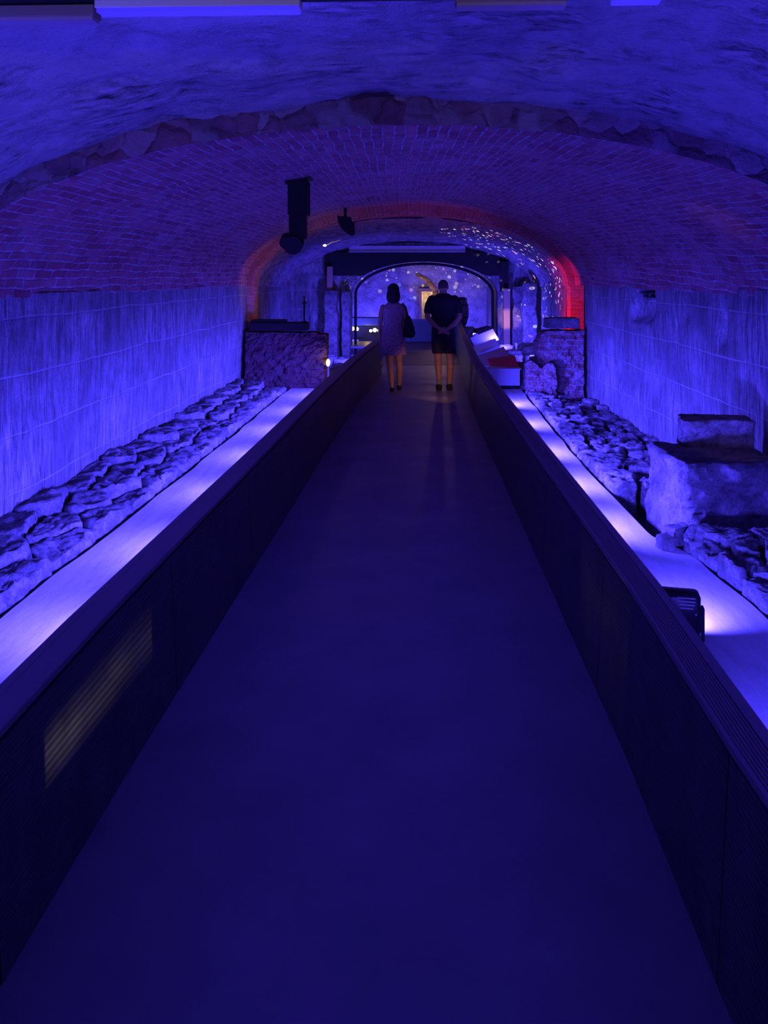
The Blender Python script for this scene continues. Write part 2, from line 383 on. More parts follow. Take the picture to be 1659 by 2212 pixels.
# ------------------------------------------------------------------ room shell
WL, WR, ZS = 3.13, 3.1, 1.54
def vault(name, stations, m, n=150, step=.05, amp=.02, fr=3.0, seed=1, pits=0.0):
    """stations: (y, WL, WR, zspring, zcrown); loft of elliptical arcs"""
    ys = [s[0] for s in stations]; ny = max(2, int((ys[-1]-ys[0])/step)+1)
    yy = np.linspace(ys[0], ys[-1], ny); th = np.linspace(0, PI, n)
    P, UV = [], []
    for y in yy:
        wl, wr, zs, zc = (np.interp(y, ys, [s[k] for s in stations]) for k in (1, 2, 3, 4))
        xc, a = (wr-wl)/2, (wr+wl)/2
        x = xc-a*np.cos(th); z = zs+(zc-zs)*np.sin(th)
        P.append(np.c_[x, np.full(n, y), z])
        arc = np.r_[0, np.cumsum(np.hypot(np.diff(x), np.diff(z)))]
        UV.append(np.c_[np.full(n, y), arc])
    P = np.concatenate(P); UV = np.concatenate(UV)
    nr = np.c_[P[:, 0], 0*P[:, 0], (P[:, 2]-1.0)*1.6]; nr /= np.linalg.norm(nr, axis=1)[:, None]
    d = amp*fbm(P*[fr, fr*.8, fr], seed, 4)
    if pits: d = d + pits*np.clip(fbm(P*[4, 7, 6], seed+9, 4)-.25, 0, 1)
    P = P+nr*d[:, None]
    return tag(pyobj(name, P, gridfaces(ny, n, True), m, uv=UV), kind='structure')
RY0, RY1 = 4.75, 14.0
vault('ceiling', [(-4, 3.3, 3.3, 1.5, 2.84), (RY0, 3.27, 3.25, 1.54, 2.83)], M['rubble'], 170, .045, .035, 2.5, 3, .06)
vault('ceiling', [(RY0, WL, WR, ZS, 2.70), (9, WL, WR, ZS, 2.90), (RY1, WL-.02, WR-.02, ZS+.02, 3.08)], M['bvault'], 180, .05, .012, 3, 5)
vault('ceiling', [(RY1+.3, 3.02, 2.98, 1.53, 2.86), (16.5, 3.0, 2.98, 1.5, 2.74), (18.5, 3.0, 2.95, 1.48, 2.58)], M['rvault'], 110, .07, .03, 2.5, 8)
vault('ceiling', [(18.85, 2.75, 2.75, 1.3, 2.45), (27.5, 2.75, 2.75, 1.2, 2.5)], M['rvault'], 90, .1, .03, 2.5, 11)

def ring(name, y, o, i, m, n=140, seed=0, jag=.03, rows=8):
    """face between two arcs (WL, WR, zs, zc) at one y"""
    th = np.linspace(0, PI, n); P, UV = [], []
    for k in range(rows):
        t = k/(rows-1); wl, wr, zs, zc = [o[q]*(1-t)+i[q]*t for q in range(4)]
        xc, a = (wr-wl)/2, (wr+wl)/2
        P.append(np.c_[xc-a*np.cos(th), np.full(n, y), zs+(zc-zs)*np.sin(th)]); UV.append(np.c_[np.full(n, t*.15), th*3])
    P = np.concatenate(P); UV = np.concatenate(UV)
    P[:, 1] += jag*fbm(P*[5, 5, 5], seed, 3)
    return tag(pyobj(name, P, gridfaces(rows, n), m, uv=UV), kind='structure')
ring('trim_1', RY0, (3.33, 3.31, 1.54, 2.86), (WL-.03, WR-.03, ZS, 2.68), M['lip'], 200, 2, .035)
# red brick rib at the end of the brick vault
ring('trim_2', RY1, (3.2, 3.17, ZS, 3.14), (3.0, 2.96, 1.53, 2.90), M['ring'], 140, 4, .012)
vault('trim_3', [(RY1, 3.0, 2.96, 1.53, 2.90), (RY1+.36, 3.0, 2.96, 1.53, 2.88)], M['ring'], 120, .06, .01, 4, 6)

def wall(name, side, x, y0, y1, ztop, m, seed, zb=-.75, holes=(), step=.05):
    """side wall; holes: (y0, y1, z0, z1, depth)"""
    ny, nz = int((y1-y0)/step)+1, int((ztop-zb)/step)+1
    Y, Z = np.meshgrid(np.linspace(y0, y1, ny), np.linspace(zb, ztop, nz), indexing='ij')
    Y, Z = Y.ravel(), Z.ravel()
    p = np.c_[np.zeros_like(Y), Y, Z]
    d = .018*fbm(p*[1, 4, 1.2], seed, 4)+.02*fbm(p*1.1, seed+5, 3)
    for a, b, c, e, dep in holes:
        jit = .06*fbm(p*6, seed+3, 3)
        ins = np.minimum(np.minimum(Y-a, b-Y), np.minimum(Z-c, e-Z))+jit
        d = d+dep*np.clip(ins/.08, 0, 1)*(1+.35*fbm(p*9, seed+6, 3))
    X = side*(x+d)
    o = pyobj(name, np.c_[X, Y, Z], gridfaces(ny, nz, side > 0), m)
    return tag(o, kind='structure')
wall('wall_left', -1, WL, -4, 13.98, ZS+.03, M['wall'], 21, holes=())
wall('wall_right', 1, WR, -4, 13.3, ZS+.05, M['wall'], 31,
     holes=((9.45, 10.45, 1.08, 1.66, .10), (9.5, 10.4, 1.46, 1.66, .5), (7.28, 7.46, .98, 1.5, .10), (8.2, 8.5, 1.2, 1.5, .04)))
wall('wall_right', 1, 3.27, 13.25, 14.05, ZS+.05, M['wall'], 33)
wall('wall_left', -1, 3.04, 14.3, 18.5, 1.56, M['wall'], 41)
wall('wall_right', 1, 3.0, 14.3, 18.5, 1.58, M['wall'], 51)
for sd, nm in ((-1, 'trim_6'), (1, 'trim_7')):
    o = MB().box((sd*3.12, RY1+.19, .5), (.26, .38, 2.1)).build(nm, m_brickblock('jamb_brick', (.5, .14, .10), (.5, .2, .15), (.5, .4, .36), .2, .075)); tag(o, kind='structure')
wall('wall_left', -1, 2.75, 18.6, 27.6, 1.35, M['wall'], 61, step=.1)
wall('wall_right', 1, 2.75, 18.6, 27.6, 1.35, M['wall'], 71, step=.1)

def panelwall(name, y, thick, outer, hole, m):
    """cross wall in the xz plane with an arched opening; outer (x0,x1,z0,z1), hole (x0,x1,zs,zc)"""
    x0, x1, zs, zc = hole; n = 40; th = np.linspace(0, PI, n)
    arc = [((x0+x1)/2-(x1-x0)/2*math.cos(t), zs+(zc-zs)*math.sin(t)) for t in th]
    inner = [(x0, outer[2])]+arc+[(x1, outer[2])]
    out = [(outer[0], outer[2])]+[(outer[0]+(outer[1]-outer[0])*k/(n-1), outer[3]) for k in range(n)]+[(outer[1], outer[2])]
    b = MB(); bm = b.bm
    L = [[bm.verts.new((x, yy, z)) for x, z in pts] for yy in (y, y+thick) for pts in (inner, out)]
    for k in range(len(inner)-1):
        bm.faces.new((L[0][k], L[0][k+1], L[1][k+1], L[1][k])); bm.faces.new((L[2][k], L[3][k], L[3][k+1], L[2][k+1]))
        bm.faces.new((L[0][k], L[2][k], L[2][k+1], L[0][k+1]))
    o = b.build(name, m); return tag(o, kind='structure')
panelwall('wall_partition', 18.5, .4, (-3.1, 3.05, -.5, 2.75), (-1.52, 2.14, 1.30, 2.14), M['wall'])
def backwall():
    ny, nz = 50, 36
    Xs, Zs = np.meshgrid(np.linspace(-2.9, 2.9, ny), np.linspace(-.5, 2.7, nz), indexing='ij'); Xs, Zs = Xs.ravel(), Zs.ravel()
    p = np.c_[Xs, 0*Xs, Zs]
    d = .04*fbm(p*2, 5, 4)
    ins = np.minimum(np.minimum(Xs-.34, .78-Xs), 1.22-Zs); d = d+.7*np.clip(ins/.06, 0, 1)
    return tag(pyobj('wall_back', np.c_[Xs, 27.4+d, Zs], gridfaces(ny, nz), m_rubble('back_wall_stone', (.2, .18, .17), (.55, .52, .5), (3, 3, 3), .6, .1)), kind='structure')
backwall()

# ground, concrete strips, walkway floor
def plane(name, x0, x1, y0, y1, z, m):
    return tag(pyobj(name, [(x0, y0, z), (x1, y0, z), (x1, y1, z), (x0, y1, z)], [(0, 1, 2, 3)], m), kind='structure')
plane('floor', -3.4, 3.4, -4, 28.2, -.55, M['soil'])
SLY, SLX = (-4, 2, 4.35, 6.5, 8.5, 11, 13.3), (-2.44, -2.42, -2.42, -2.34, -2.28, -2.24, -2.2)
SRY, SRX = (-4, 2.5, 4.3, 5.25, 5.45, 5.75, 8.3, 13.3), (2.16, 2.15, 2.08, 2.03, 1.97, 1.85, 1.82, 1.95)
def stripmesh(name, inner, outer, y0, y1, m):
    ys = np.linspace(y0, y1, 200); v, f = [], []
    for y in ys:
        j = .02*float(vnoise(np.array([[0, y*2.2, outer(8)]]))[0])
        for x, z in ((inner(y), -.3), (outer(y)+j, -.3), (outer(y)+j, -.5)): v.append((x, y, z))
    for k in range(len(ys)-1):
        a = 3*k
        f += [(a, a+1, a+4, a+3), (a+1, a+2, a+5, a+4)]
    return tag(pyobj(name, v, f, m, smooth=False), kind='structure')
stripmesh('trim_4', lambda y: pl(y)+.05, lambda y: float(np.interp(y, SLY, SLX)), -4, 13.4, M['strip'])
stripmesh('trim_5', lambda y: pr(y)-.05, lambda y: float(np.interp(y, SRY, SRX)), -4, 13.3, M['strip'])
T = .09
def floormesh():
    ys = list(np.linspace(-3, 14.4, 60)); v, f = [], []
    for y in ys: v += [(pl(y)+T*.5, y, 0), (pr(y)-T*.5, y, 0)]
    for k in range(len(ys)-1): a = 2*k; f.append((a, a+1, a+3, a+2))
    return tag(pyobj('floor', v, f, M['floor'], smooth=False), kind='structure')
floormesh()
b = MB()
for k in range(18):
    y = 14.4+k*.3; x0 = -.62 if y < 18.1 else -1.7; x1 = pr(y+.15)-.02
    b.box(((x0+x1)/2, y+.148, -.02), (x1-x0, .29, .05))
tag(b.build('floor', M['plank']), kind='structure')

# ------------------------------------------------------------------ parapets
def parapet(name, label, fx, ys, side, grooved):
    root = empty(name, (0, 0, 0)); tag(root, label, 'parapet')
    for a, c in zip(ys, ys[1:]):
        b = MB(); c2 = c-.006; bm = b.bm; rows = []
        for y in np.linspace(a, c2, 4):
            xo = fx(y); xi = xo-side*T
            rows.append([bm.verts.new(q) for q in ((xi-side*.03, y, -.02), (xi, y, .555), (xo-side*.01, y, .555), (xo-side*.01, y, -.45))])
        for r, q in zip(rows, rows[1:]):
            for k in range(4): bm.faces.new((r[k], r[(k+1) % 4], q[(k+1) % 4], q[k]))
        bm.faces.new(rows[0]); bm.faces.new(rows[-1][::-1])
        b.build('panel', M['panel'], root)
    # cap board, grooved on top
    prof = [(-T-.012, -.02)]
    if grooved:
        u = -T-.012; prof.append((u, 0)); u += .012; prof.append((u, 0)); 
        for k in range(7):
            prof += [(u+.001, -.004), (u+.003, -.004), (u+.004, 0), (u+.0085, 0)]; u += .0095
        prof += [(u+.001, -.006), (u+.003, -.006), (u+.004, .002)]
        prof += [(.012, .002), (.012, -.05), (.0, -.05), (0, -.02)]
    else:
        prof += [(-T-.012, -.002), (-T-.008, 0), (-.02, 0), (-.018, .002), (.010, .002), (.012, 0), (.012, -.05), (0, -.05), (0, -.02)]
    path = [((fx(y), y, .6), (side, 0)) for y in np.linspace(ys[0], ys[-1], 70)]
    MB().sweep(prof, path).build('cap_board', M['cap'], root)
    return root
parapet('walkway_parapet', 'low dark parapet with plain cap board along left edge of the walkway', pl, list(np.arange(-2, 14.3, 1.26)), -1, False)
parapet('walkway_parapet', 'low dark parapet with grooved cap board along right edge of the walkway', pr, list(np.arange(-2, 19.9, 1.26)), 1, True)
t = empty('end_parapet', (0, 19.7, 0)); tag(t, 'greenish low parapet closing the far end of the walkway', 'parapet')
for k in range(3): MB().box((-.35+.62*k+.0, .04, .26), (.61, .06, .6), bev=.004).build('panel', M['green'], t)
MB().box((.29, .04, .58), (1.92, .1, .04), bev=.006).build('cap_board', M['cap'], t)

# ------------------------------------------------------------------ flood lamps on the strips
def flood_lamp(side, y, label, grp=None):
    near = side > 0 and abs(y-4.12) < .01
    t = empty('flood_lamp', (fx_(side, y), y, -.3)); tag(t, label, 'flood lamp', grp); up = 0 if near else .15
    t.rotation_euler = (0, 0, -side*math.radians(53) if not near else math.radians(-12))
    MB().box((0, 0, .15+up), (.25, .11, .235), bev=.028).build('housing', M['blackgloss'], t, True)
    f = MB()
    for k in range(4): f.box((.045, -.0558, .245+up-.0185*k), (.095-.012*max(0, k-1), .004, .006))
    f.build('vent_slots', M['vent'], t)
    MB().box((0, .0565, .15+up), (.20, .004, .19)).build('lens', M['glass'], t)
    MB().box((-.135, 0, .09+up/2), (.02, .05, .18+up)).box((.135, 0, .09+up/2), (.02, .05, .18+up)).box((0, 0, .006), (.29, .05, .012)).build('bracket', M['black'], t)
    MB().cyl((.095, -.055, .16+up), (.095, -.06, .16+up), .005).build('screw', M['steel'], t)
    return t
for s, y in FLOODS:
    if y < 3: continue
    if s > 0 and abs(y-4.12) < .01:
        flood_lamp(s, y, 'black boxy flood lamp with pale vent slots showing past right parapet')
    else:
        sd = 'right' if s > 0 else 'left'
        flood_lamp(s, y, 'black flood lamp standing on the strip hidden behind the %s parapet' % sd, 'flood lamps behind the %s parapet' % sd)

# ------------------------------------------------------------------ stone beds
def vor_cells(pts, box, gap):
    out = []
    for i, p in enumerate(pts):
        poly = [Vector((box[0], box[2])), Vector((box[1], box[2])), Vector((box[1], box[3])), Vector((box[0], box[3]))]
        for j, q in enumerate(pts):
            if i == j or (q-p).length > 2.2: continue
            n = (q-p).normalized(); dd = (p+q)/2-n*gap/2
            np_ = []
            for k in range(len(poly)):
                a, c = poly[k], poly[(k+1) % len(poly)]; da, dc = (a-dd).dot(n), (c-dd).dot(n)
                if da <= 0: np_.append(a)
                if da*dc < 0: np_.append(a+(c-a)*(da/(da-dc)))
            poly = np_
            if not poly: break
        if len(poly) >= 3: out.append(poly)
    return out
def stone_mesh(poly, zb, zt, seed, rough=1.0, n=44):
    """irregular block on a polygon: walls, rounded shoulder and an uneven top; coordinates relative to its base centre"""
    c = sum(poly, Vector((0, 0)))/len(poly)
    per = [(poly[(k+1) % len(poly)]-poly[k]).length for k in range(len(poly))]; L = sum(per)
    pts = []
    for k in range(n):
        s = L*k/n; e = 0
        while s > per[e]: s -= per[e]; e += 1
        pts.append(poly[e]+(poly[(e+1) % len(poly)]-poly[e])*(s/per[e]))
    for _ in range(2): pts = [(pts[k-1]+pts[k]*2+pts[(k+1) % n])/4 for k in range(n)]
    size = math.sqrt(max(.01, L*L/16)); h = zt-zb; P = []
    for sc, hz in ((1.0, 0), (1.0, .6), (1.0, .84), (.975, .95), (.92, 1.0), (.8, 1.0), (.66, 1.0), (.5, 1.0), (.33, 1.0), (.15, 1.0)):
        for p in pts: q = (p-c)*sc; P.append((q.x, q.y, h*hz))
    P = np.array(P); W = P+[c.x, c.y, zb+seed*.37]
    d = fbm(W*6/max(size, .2)*.35, seed, 4)
    P[:, 2] += np.where(P[:, 2] > .5*h, (.55*d+.55*fbm(W*[11, 11, 3], seed+6, 4, .65))*.042*rough*min(1, size*2.2), 0)
    rc = min(rough, 1.2); P[:, 0] += .055*size*rc*fbm(W*9, seed+2, 4, .6); P[:, 1] += .055*size*rc*fbm(W*9+5, seed+4, 4, .6)
    rows = len(P)//n; f = []
    for r in range(rows-1):
        for k in range(n): f.append((r*n+k, r*n+(k+1) % n, (r+1)*n+(k+1) % n, (r+1)*n+k))
    f.append(tuple(range((rows-1)*n, rows*n)))
    return P, f, c
def bed(name, cat, pts, box, gap, xmap, ztop, zb, label, group, seed, rough=1.0, m=None, skip=None):
    k = 0
    for poly in vor_cells(pts, box, gap):
        poly = [Vector((xmap(p.x, p.y), p.y)) for p in poly]
        if sum((poly[i].x*poly[(i+1) % len(poly)].y-poly[(i+1) % len(poly)].x*poly[i].y) for i in range(len(poly))) < 0: poly.reverse()
        c = sum(poly, Vector((0, 0)))/len(poly)
        if skip and skip(c): continue
        P, f, c = stone_mesh(poly, zb, ztop(c)+random.uniform(-.035, .03)*rough, seed+k, rough)
        o = pyobj(name, P, f, m or M['rock']); o.location = (c.x, c.y, zb); k += 1
        lab = label(c) if callable(label) else label
        tag(o, lab, cat, group)
# left: three uneven rows of long slabs, u = 0 at the strip and 1 at the wall
pts = []
rnd = random.Random(3)
for r, u in enumerate((.17, .5, .83)):
    y = 2.2+.2*r
    while y < 12.9:
        pts.append(Vector((u+rnd.uniform(-.09, .09), y+rnd.uniform(-.08, .08)))); y += rnd.uniform(.38, .72) if y < 10 else rnd.uniform(.26, .42)
lmap = lambda u, y: (float(np.interp(y, SLY, SLX))-.035)*(1-u)+(-WL-.02)*u
bed('paving_slab', 'stone', pts, (.02, 1.0, 2.0, 13.3), .03, lmap, lambda c: -.25+.14*min(1, (-c.x-2.25)/.8), -.5,
    'rough worn stone slab in the ancient bed along the left wall', 'stone slabs along the left wall', 100, 1.0)
# right: cobbles beyond the big block
pts = []
y = 6.75
while y < 12.75:
    s = .34 if y < 9 else .27
    for k in range(4 if y < 9 else 5):
        nn = 4 if y < 9 else 5
        pts.append(Vector(((k+.5+rnd.uniform(-.33, .33))/nn, y+rnd.uniform(-.13, .13))))
    y += s
rmap = lambda u, y: (float(np.interp(y, SRY, SRX))+.035)*(1-u)+(WR+.02)*u
bed('cobblestone', 'stone', pts, (.01, .985, 6.62, 12.7), .05, rmap, lambda c: -.22-.16*max(0, (c.x-1.9)/1.2), -.55,
    'rounded cobblestone in the old paving between concrete strip and right wall', 'cobbles along the right wall', 400, 1.2, skip=lambda c: c.y < 6.95 and c.x > 1.98)
# right foreground: rubble behind a broken kerb
pts = [Vector((.07, y+rnd.uniform(-.05, .05))) for y in np.arange(2.5, 5.5, .3)]
for y in np.arange(2.4, 5.5, .27):
    for u in (.28, .5, .72, .90): pts.append(Vector((u+rnd.uniform(-.08, .08), y+rnd.uniform(-.1, .1))))
bed('rubble_stone', 'stone', pts, (.0, .94, 2.3, 5.5), .03, rmap, lambda c: -.2+.05*(c.x-2.1), -.55,
    'broken rubble stone in the raised bed in front of the big block', 'rubble in front of the big stone block', 700, 1.5)

def boulder(name, label, c, d, seed, amp=.05, rz=0, shear=(0, 0), m=None, n=40):
    """chipped block: dense box pushed about by noise"""
    v, f, idx = [], [], {}
    def vid(i, j, k):
        key = (i, j, k)
        if key not in idx: idx[key] = len(v); v.append((i/n-.5, j/n-.5, k/n))
        return idx[key]
    for a in range(n):
        for q in range(n):
            for k in (0, n):
                f.append([vid(a, q, k), vid(a+1, q, k), vid(a+1, q+1, k), vid(a, q+1, k)][::(1 if k else -1)])
                f.append([vid(a, k, q), vid(a+1, k, q), vid(a+1, k, q+1), vid(a, k, q+1)][::(-1 if k else 1)])
                f.append([vid(k, a, q), vid(k, a+1, q), vid(k, a+1, q+1), vid(k, a, q+1)][::(1 if k else -1)])
    P = np.array(v); r = np.abs(P-[0, 0, .5])*2
    rr = np.sort(r, axis=1); edge = np.clip((rr[:, 1]-.85)/.15, 0, 1)       # soften edges
    P = (P-[0, 0, .5])*(1-.055*edge**2)[:, None]+[0, 0, .5]
    P = P*[d[0], d[1], d[2]]
    P[:, 0] += shear[0]*P[:, 2]; P[:, 1] += shear[1]*P[:, 2]
    for ax in range(3): P[:, ax] += amp*fbm((P+ax*7.7)*3.2, seed+ax, 5, .55)*(.4 if ax == 2 else 1)
    o = pyobj(name, P, f, m or M['bigrock']); o.location = c; o.rotation_euler = (0, 0, rz)
    return tag(o, label, 'stone block')
boulder('stone_block', 'huge rough stone block with bright lit edge beside right concrete strip', (2.47, 6.17, -.52), (.84, .82, .76), 3, .055, math.radians(1), (.07, .05))
boulder('stone_block', 'long boulder lying on top of the huge block against right wall', (2.66, 6.46, .235), (.60, .28, .25), 9, .035, math.radians(-6))
boulder('stone_block', 'small pale broken stone at foot of the huge block beside strip', (2.02, 5.64, -.42), (.2, .14, .24), 14, .04, .5, n=14)
boulder('stone_block', 'tiny pale chip of stone lying on edge of right concrete strip', (1.88, 5.46, -.31), (.1, .1, .1), 19, .03, .2, n=10)

# ------------------------------------------------------------------ brick stubs at the end of the vault
def brick_stub(name, label, x0, x1, y0, y1, zb, top, m, seed):
    """broken wall; top(x) gives the ragged upper edge"""
    nx, nz = 40, 40; v, f = [], []
    def side(y, s):
        base = len(v)
        for i in range(nx):
            x = x0+(x1-x0)*i/(nx-1); zt = top(x)
            for k in range(nz): v.append((x, y, zb+(zt-zb)*k/(nz-1)))
        f.extend(gridfaces(nx, nz) if s < 0 else [tuple(q+base for q in fc) for fc in gridfaces(nx, nz, True)])
        return base
    a = side(y0, -1); c = side(y1, 1)
    for i in range(nx-1):
        f.append((a+i*nz+nz-1, a+(i+1)*nz+nz-1, c+(i+1)*nz+nz-1, c+i*nz+nz-1))
    for k in range(nz-1):
        f.append((a+k, a+k+1, c+k+1, c+k)); e = (nx-1)*nz
        f.append((a+e+k, c+e+k, c+e+k+1, a+e+k+1))
    P = np.array(v); P[:, 1] += .045*fbm(P*8, seed, 4, .6); P[:, 0] += .02*fbm(P*8+3, seed+1, 3)
    o = pyobj(name, P, f, m, smooth=False); return tag(o, label, 'brick wall')
def topL(x):
    return float(np.interp(x, (-3.1, -2.62, -2.6, -1.98, -1.96, -1.75, -1.72, -1.4), (.70, .70, .70, .69, .70, .70, .66, .66)))
brick_stub('brick_stub', 'low dark broken brick wall with stepped top by the left wall', -3.05, -1.57, 13.55, 13.95, -.54, topL, M['pierL'], 5)
def topR(x): return float(np.interp(x, (2.15, 2.25, 2.27, 2.4, 2.6, 3.0), (.5, .6, .70, .77, .76, .78)))+.035*float(fbm(np.array([[x*9, 1.5, 0]]), 3, 3)[0])
brick_stub('brick_stub', 'old broken brick and rubble wall standing by the right wall', 2.22, 3.03, 13.05, 13.5, -.54, topR, M['pierR'], 8)
brick_stub('brick_stub', 'lower ragged brick footing in front of right broken wall', 1.97, 2.5, 12.83, 12.97, -.54, lambda x: .22+.06*math.sin(x*19)-.1*(x-1.93), M['pierR'], 12)
boulder('plaster_block', 'smooth plastered block capping the broken wall by right wall', (2.68, 13.28, .80), (.60, .3, .19), 41, .02, m=M['bigrock'], n=16)['category'] = 'block'
# dark block standing in for shade on the left stub, and the rod that stands on it
t = MB().box((0, 0, .075), (1.05, .38, .15), bev=.012).box((-.2, 0, .17), (.62, .3, .06), bev=.01).build('shade_ledge', M['dark']); t.location = (-2.45, 13.75, .725)
tag(t, 'near-black block standing in for shade along top of the left broken brick wall', 'timber')
t = empty('metal_rod_stand', (-2.0, 13.75, .876)); tag(t, 'thin dark metal rod with small crosspiece standing on left brick wall', 'rod')
MB().cyl((0, 0, 0), (0, 0, .46), .016).build('rod', M['black'], t)
MB().box((0, 0, .36), (.09, .03, .03)).ball((0, 0, .46), .026).build('crosspiece', M['black'], t)
MB().cyl((0, 0, 0), (0, 0, .015), .06).build('base', M['black'], t)

# small rubble heaps past the stubs
KEEP = ((-2.3, -1.4, 17.9, 18.6), (2.1, 3.0, 17.0, 18.6), (1.4, 2.0, 17.6, 18.4))
def blocked(c): return any(a-.16 < c.x < b_+.16 and y0-.16 < c.y < y1+.16 for a, b_, y0, y1 in KEEP)
def scatter(x0, x1, y0, y1, s):
    out = []; y = y0+s/2
    while y < y1-s/2:
        x = x0+s/2
        while x < x1-s/2+.01: out.append(Vector((x+rnd.uniform(-.25, .25)*s, y+rnd.uniform(-.25, .25)*s))); x += s
        y += s
    return out
bed('rubble_stone', 'stone', scatter(-2.9, -.78, 14.1, 18.3, .38), (-2.9, -.78, 14.05, 18.35), .07, lambda u, y: u, lambda c: -.17+.06*math.sin(c.x*9+c.y*5), -.55,
    'loose pale stone in the rubble heap beyond left brick wall', 'rubble beyond the left brick wall', 900, 1.2, skip=blocked)
bed('rubble_stone', 'stone', scatter(2.02, 2.86, 13.65, 18.3, .33), (2.0, 2.88, 13.62, 18.35), .07, lambda u, y: u, lambda c: .02+.08*math.sin(c.x*7+c.y*4)+.05*(c.y-14), -.55,
    'loose flat stone in the rubble heap beyond right brick wall', 'rubble beyond the right brick wall', 1000, 1.2, skip=blocked)

# ------------------------------------------------------------------ arch frame, posts, beams of the far room
def post(name, label, x, y, w_, d_, z0, z1, m, cat='post'):
    o = MB().box((0, 0, (z1-z0)/2), (w_, d_, z1-z0), bev=.012).build(name, m); o.location = (x, y, z0); return tag(o, label, cat)
boulder('stone_pier', 'wide pale rough stone pier left of the far arch', (-1.98, 18.2, -.54), (.32, .34, 1.93), 31, .03)['category'] = 'pier'
boulder('stone_pier', 'slim pale stone pier lining the left jamb of far arch', (-1.62, 18.24, -.54), (.20, .28, 1.9), 33, .025)['category'] = 'pier'
boulder('stone_pier', 'pale stone pier against right wall before far arch', (2.74, 17.3, -.54), (.3, .4, 2.12), 35, .03)['category'] = 'pier'
boulder('stone_pier', 'broad stone pier right of the far arch behind amber post', (2.68, 18.26, -.54), (.42, .26, 2.02), 37, .03)['category'] = 'pier'
post('timber_post', 'upright timber post glowing amber at right of far arch', 2.30, 18.02, .16, .16, -.54, 1.44, M['timber'])
post('timber_post', 'short dark hanging timber under right end of lintel', 2.26, 18.20, .2, .14, 1.36, 2.1, M['dark'])
post('timber_post', 'short pale timber under left end of lintel', -2.02, 18.24, .14, .14, 1.39, 1.98, M['timber'])
b = MB(); bm = b.bm; n = 40
rows = []
for k in range(n):
    tt = k/(n-1); x = -2.15+4.5*tt; cx = .31; hw = 1.84
    u = (x-cx)/hw; zb = 1.30+.80*math.sqrt(max(0, 1-u*u)) if abs(u) < 1 else 1.75
    zb = max(zb, 1.75 if abs(u) > .85 else zb)
    rows.append([bm.verts.new(q) for q in ((x, 18.30, zb), (x, 18.30, 2.32), (x, 18.49, 2.32), (x, 18.49, zb))])
for r, q in zip(rows, rows[1:]):
    for k in range(4): bm.faces.new((r[k], r[(k+1) % 4], q[(k+1) % 4], q[k]))
bm.faces.new(rows[0]); bm.faces.new(rows[-1][::-1])
tag(b.build('arched_lintel', M['dark']), 'dark timber lintel with arched underside spanning the far opening', 'lintel')
t = empty('steel_beam', (-.12, 18.2, 2.33)); tag(t, 'pale grey steel beam running along top of the far lintel', 'beam')
MB().box((0, 0, .07), (2.85, .04, .13)).build('web', M['steel'], t)
MB().box((0, 0, .145), (2.85, .14, .02)).box((0, 0, .005), (2.85, .14, .02)).build('flange', M['steel'], t)
# dark iron rib following the arch inside the opening
def arc_tube(name, label, x0, x1, zs, zc, y, r, m, cat):
    th = np.linspace(0.05, PI-.05, 36); b = MB()
    pth = [(x0, -.3)]+[((x0+x1)/2-(x1-x0)/2*math.cos(t), zs+(zc-zs)*math.sin(t)) for t in th]+[(x1, -.3)]
    for a, c in zip(pth, pth[1:]): b.cyl((a[0], y, a[1]), (c[0], y, c[1]), r, r, 8)
    return tag(b.build(name, m), label, cat)
arc_tube('arch_rib', 'thin dark metal rib following the inside of the far arch', -1.45, 2.07, 1.26, 2.06, 19.0, .035, M['black'], 'rib')
# room at the very back
t = empty('doorway_frame', (.56, 27.3, -.5)); tag(t, 'narrow timber door frame glowing amber in the back wall', 'door frame')
MB().box((-.25, 0, .85), (.1, .16, 1.7)).build('jamb', M['timber'], t); MB().box((.25, 0, .85), (.1, .16, 1.7)).build('jamb', M['timber'], t)
MB().box((0, 0, 1.75), (.62, .16, .12)).build('head_piece', M['timber'], t)
def rib():
    th = np.linspace(PI*.28, PI*.62, 14); b = MB()
    for a, c in zip(th, th[1:]):
        b.cyl((.9*1-1.5*math.cos(PI-a)*-1-.0, 25.8, 1.1+1.0*math.sin(a)), (.9*1-1.5*math.cos(PI-c)*-1, 25.8, 1.1+1.0*math.sin(c)), .09, .09, 8)
    return b
t = MB().chain([(.86, 25.9, .9), (.82, 25.9, 1.25), (.55, 25.9, 1.6), (.2, 25.9, 1.8)], [.09, .1, .09, .08]).build('curved_beam', M['timber'], smooth=True)
tag(t, 'curved amber lit timber beam in front of the back wall doorway', 'beam')
spot((.0, 24.6, .2), (.7, 26.2, 1.3), 60, WARM, 60, .6)
point((.56, 27.6, .9), 10, WARM, .05)
point((.9, 24.0, 1.7), 16, (1, .55, .35), .05)  # added warm fill to take the blue off the upper back room

def barrel(loc):
    t = empty('barrel', loc); tag(t, 'dark bulging wooden barrel standing beyond the man on the right', 'barrel')
    rings = [(0, 0, z, r, r) for z, r in ((0, .26), (.12, .31), (.3, .355), (.42, .36), (.54, .35), (.72, .30), (.82, .26))]
    MB().loft(rings, 30).build('staves', mat('barrel_oak', (.16, .10, .07), .6), t, True)
    for z, r in ((.08, .305), (.25, .352), (.58, .352), (.75, .305)):
        MB().loft([(0, 0, z, r, r), (0, 0, z+.035, r+.001, r+.001)], 30).build('hoop', M['black'], t, True)
barrel((1.22, 20.6, .34))
t = MB().box((0, 0, .42), (.9, .9, .84), bev=.03).build('plinth', M['wall']); t.location = (1.3, 20.6, -.52); tag(t, 'squat stone plinth carrying the barrel', 'plinth')

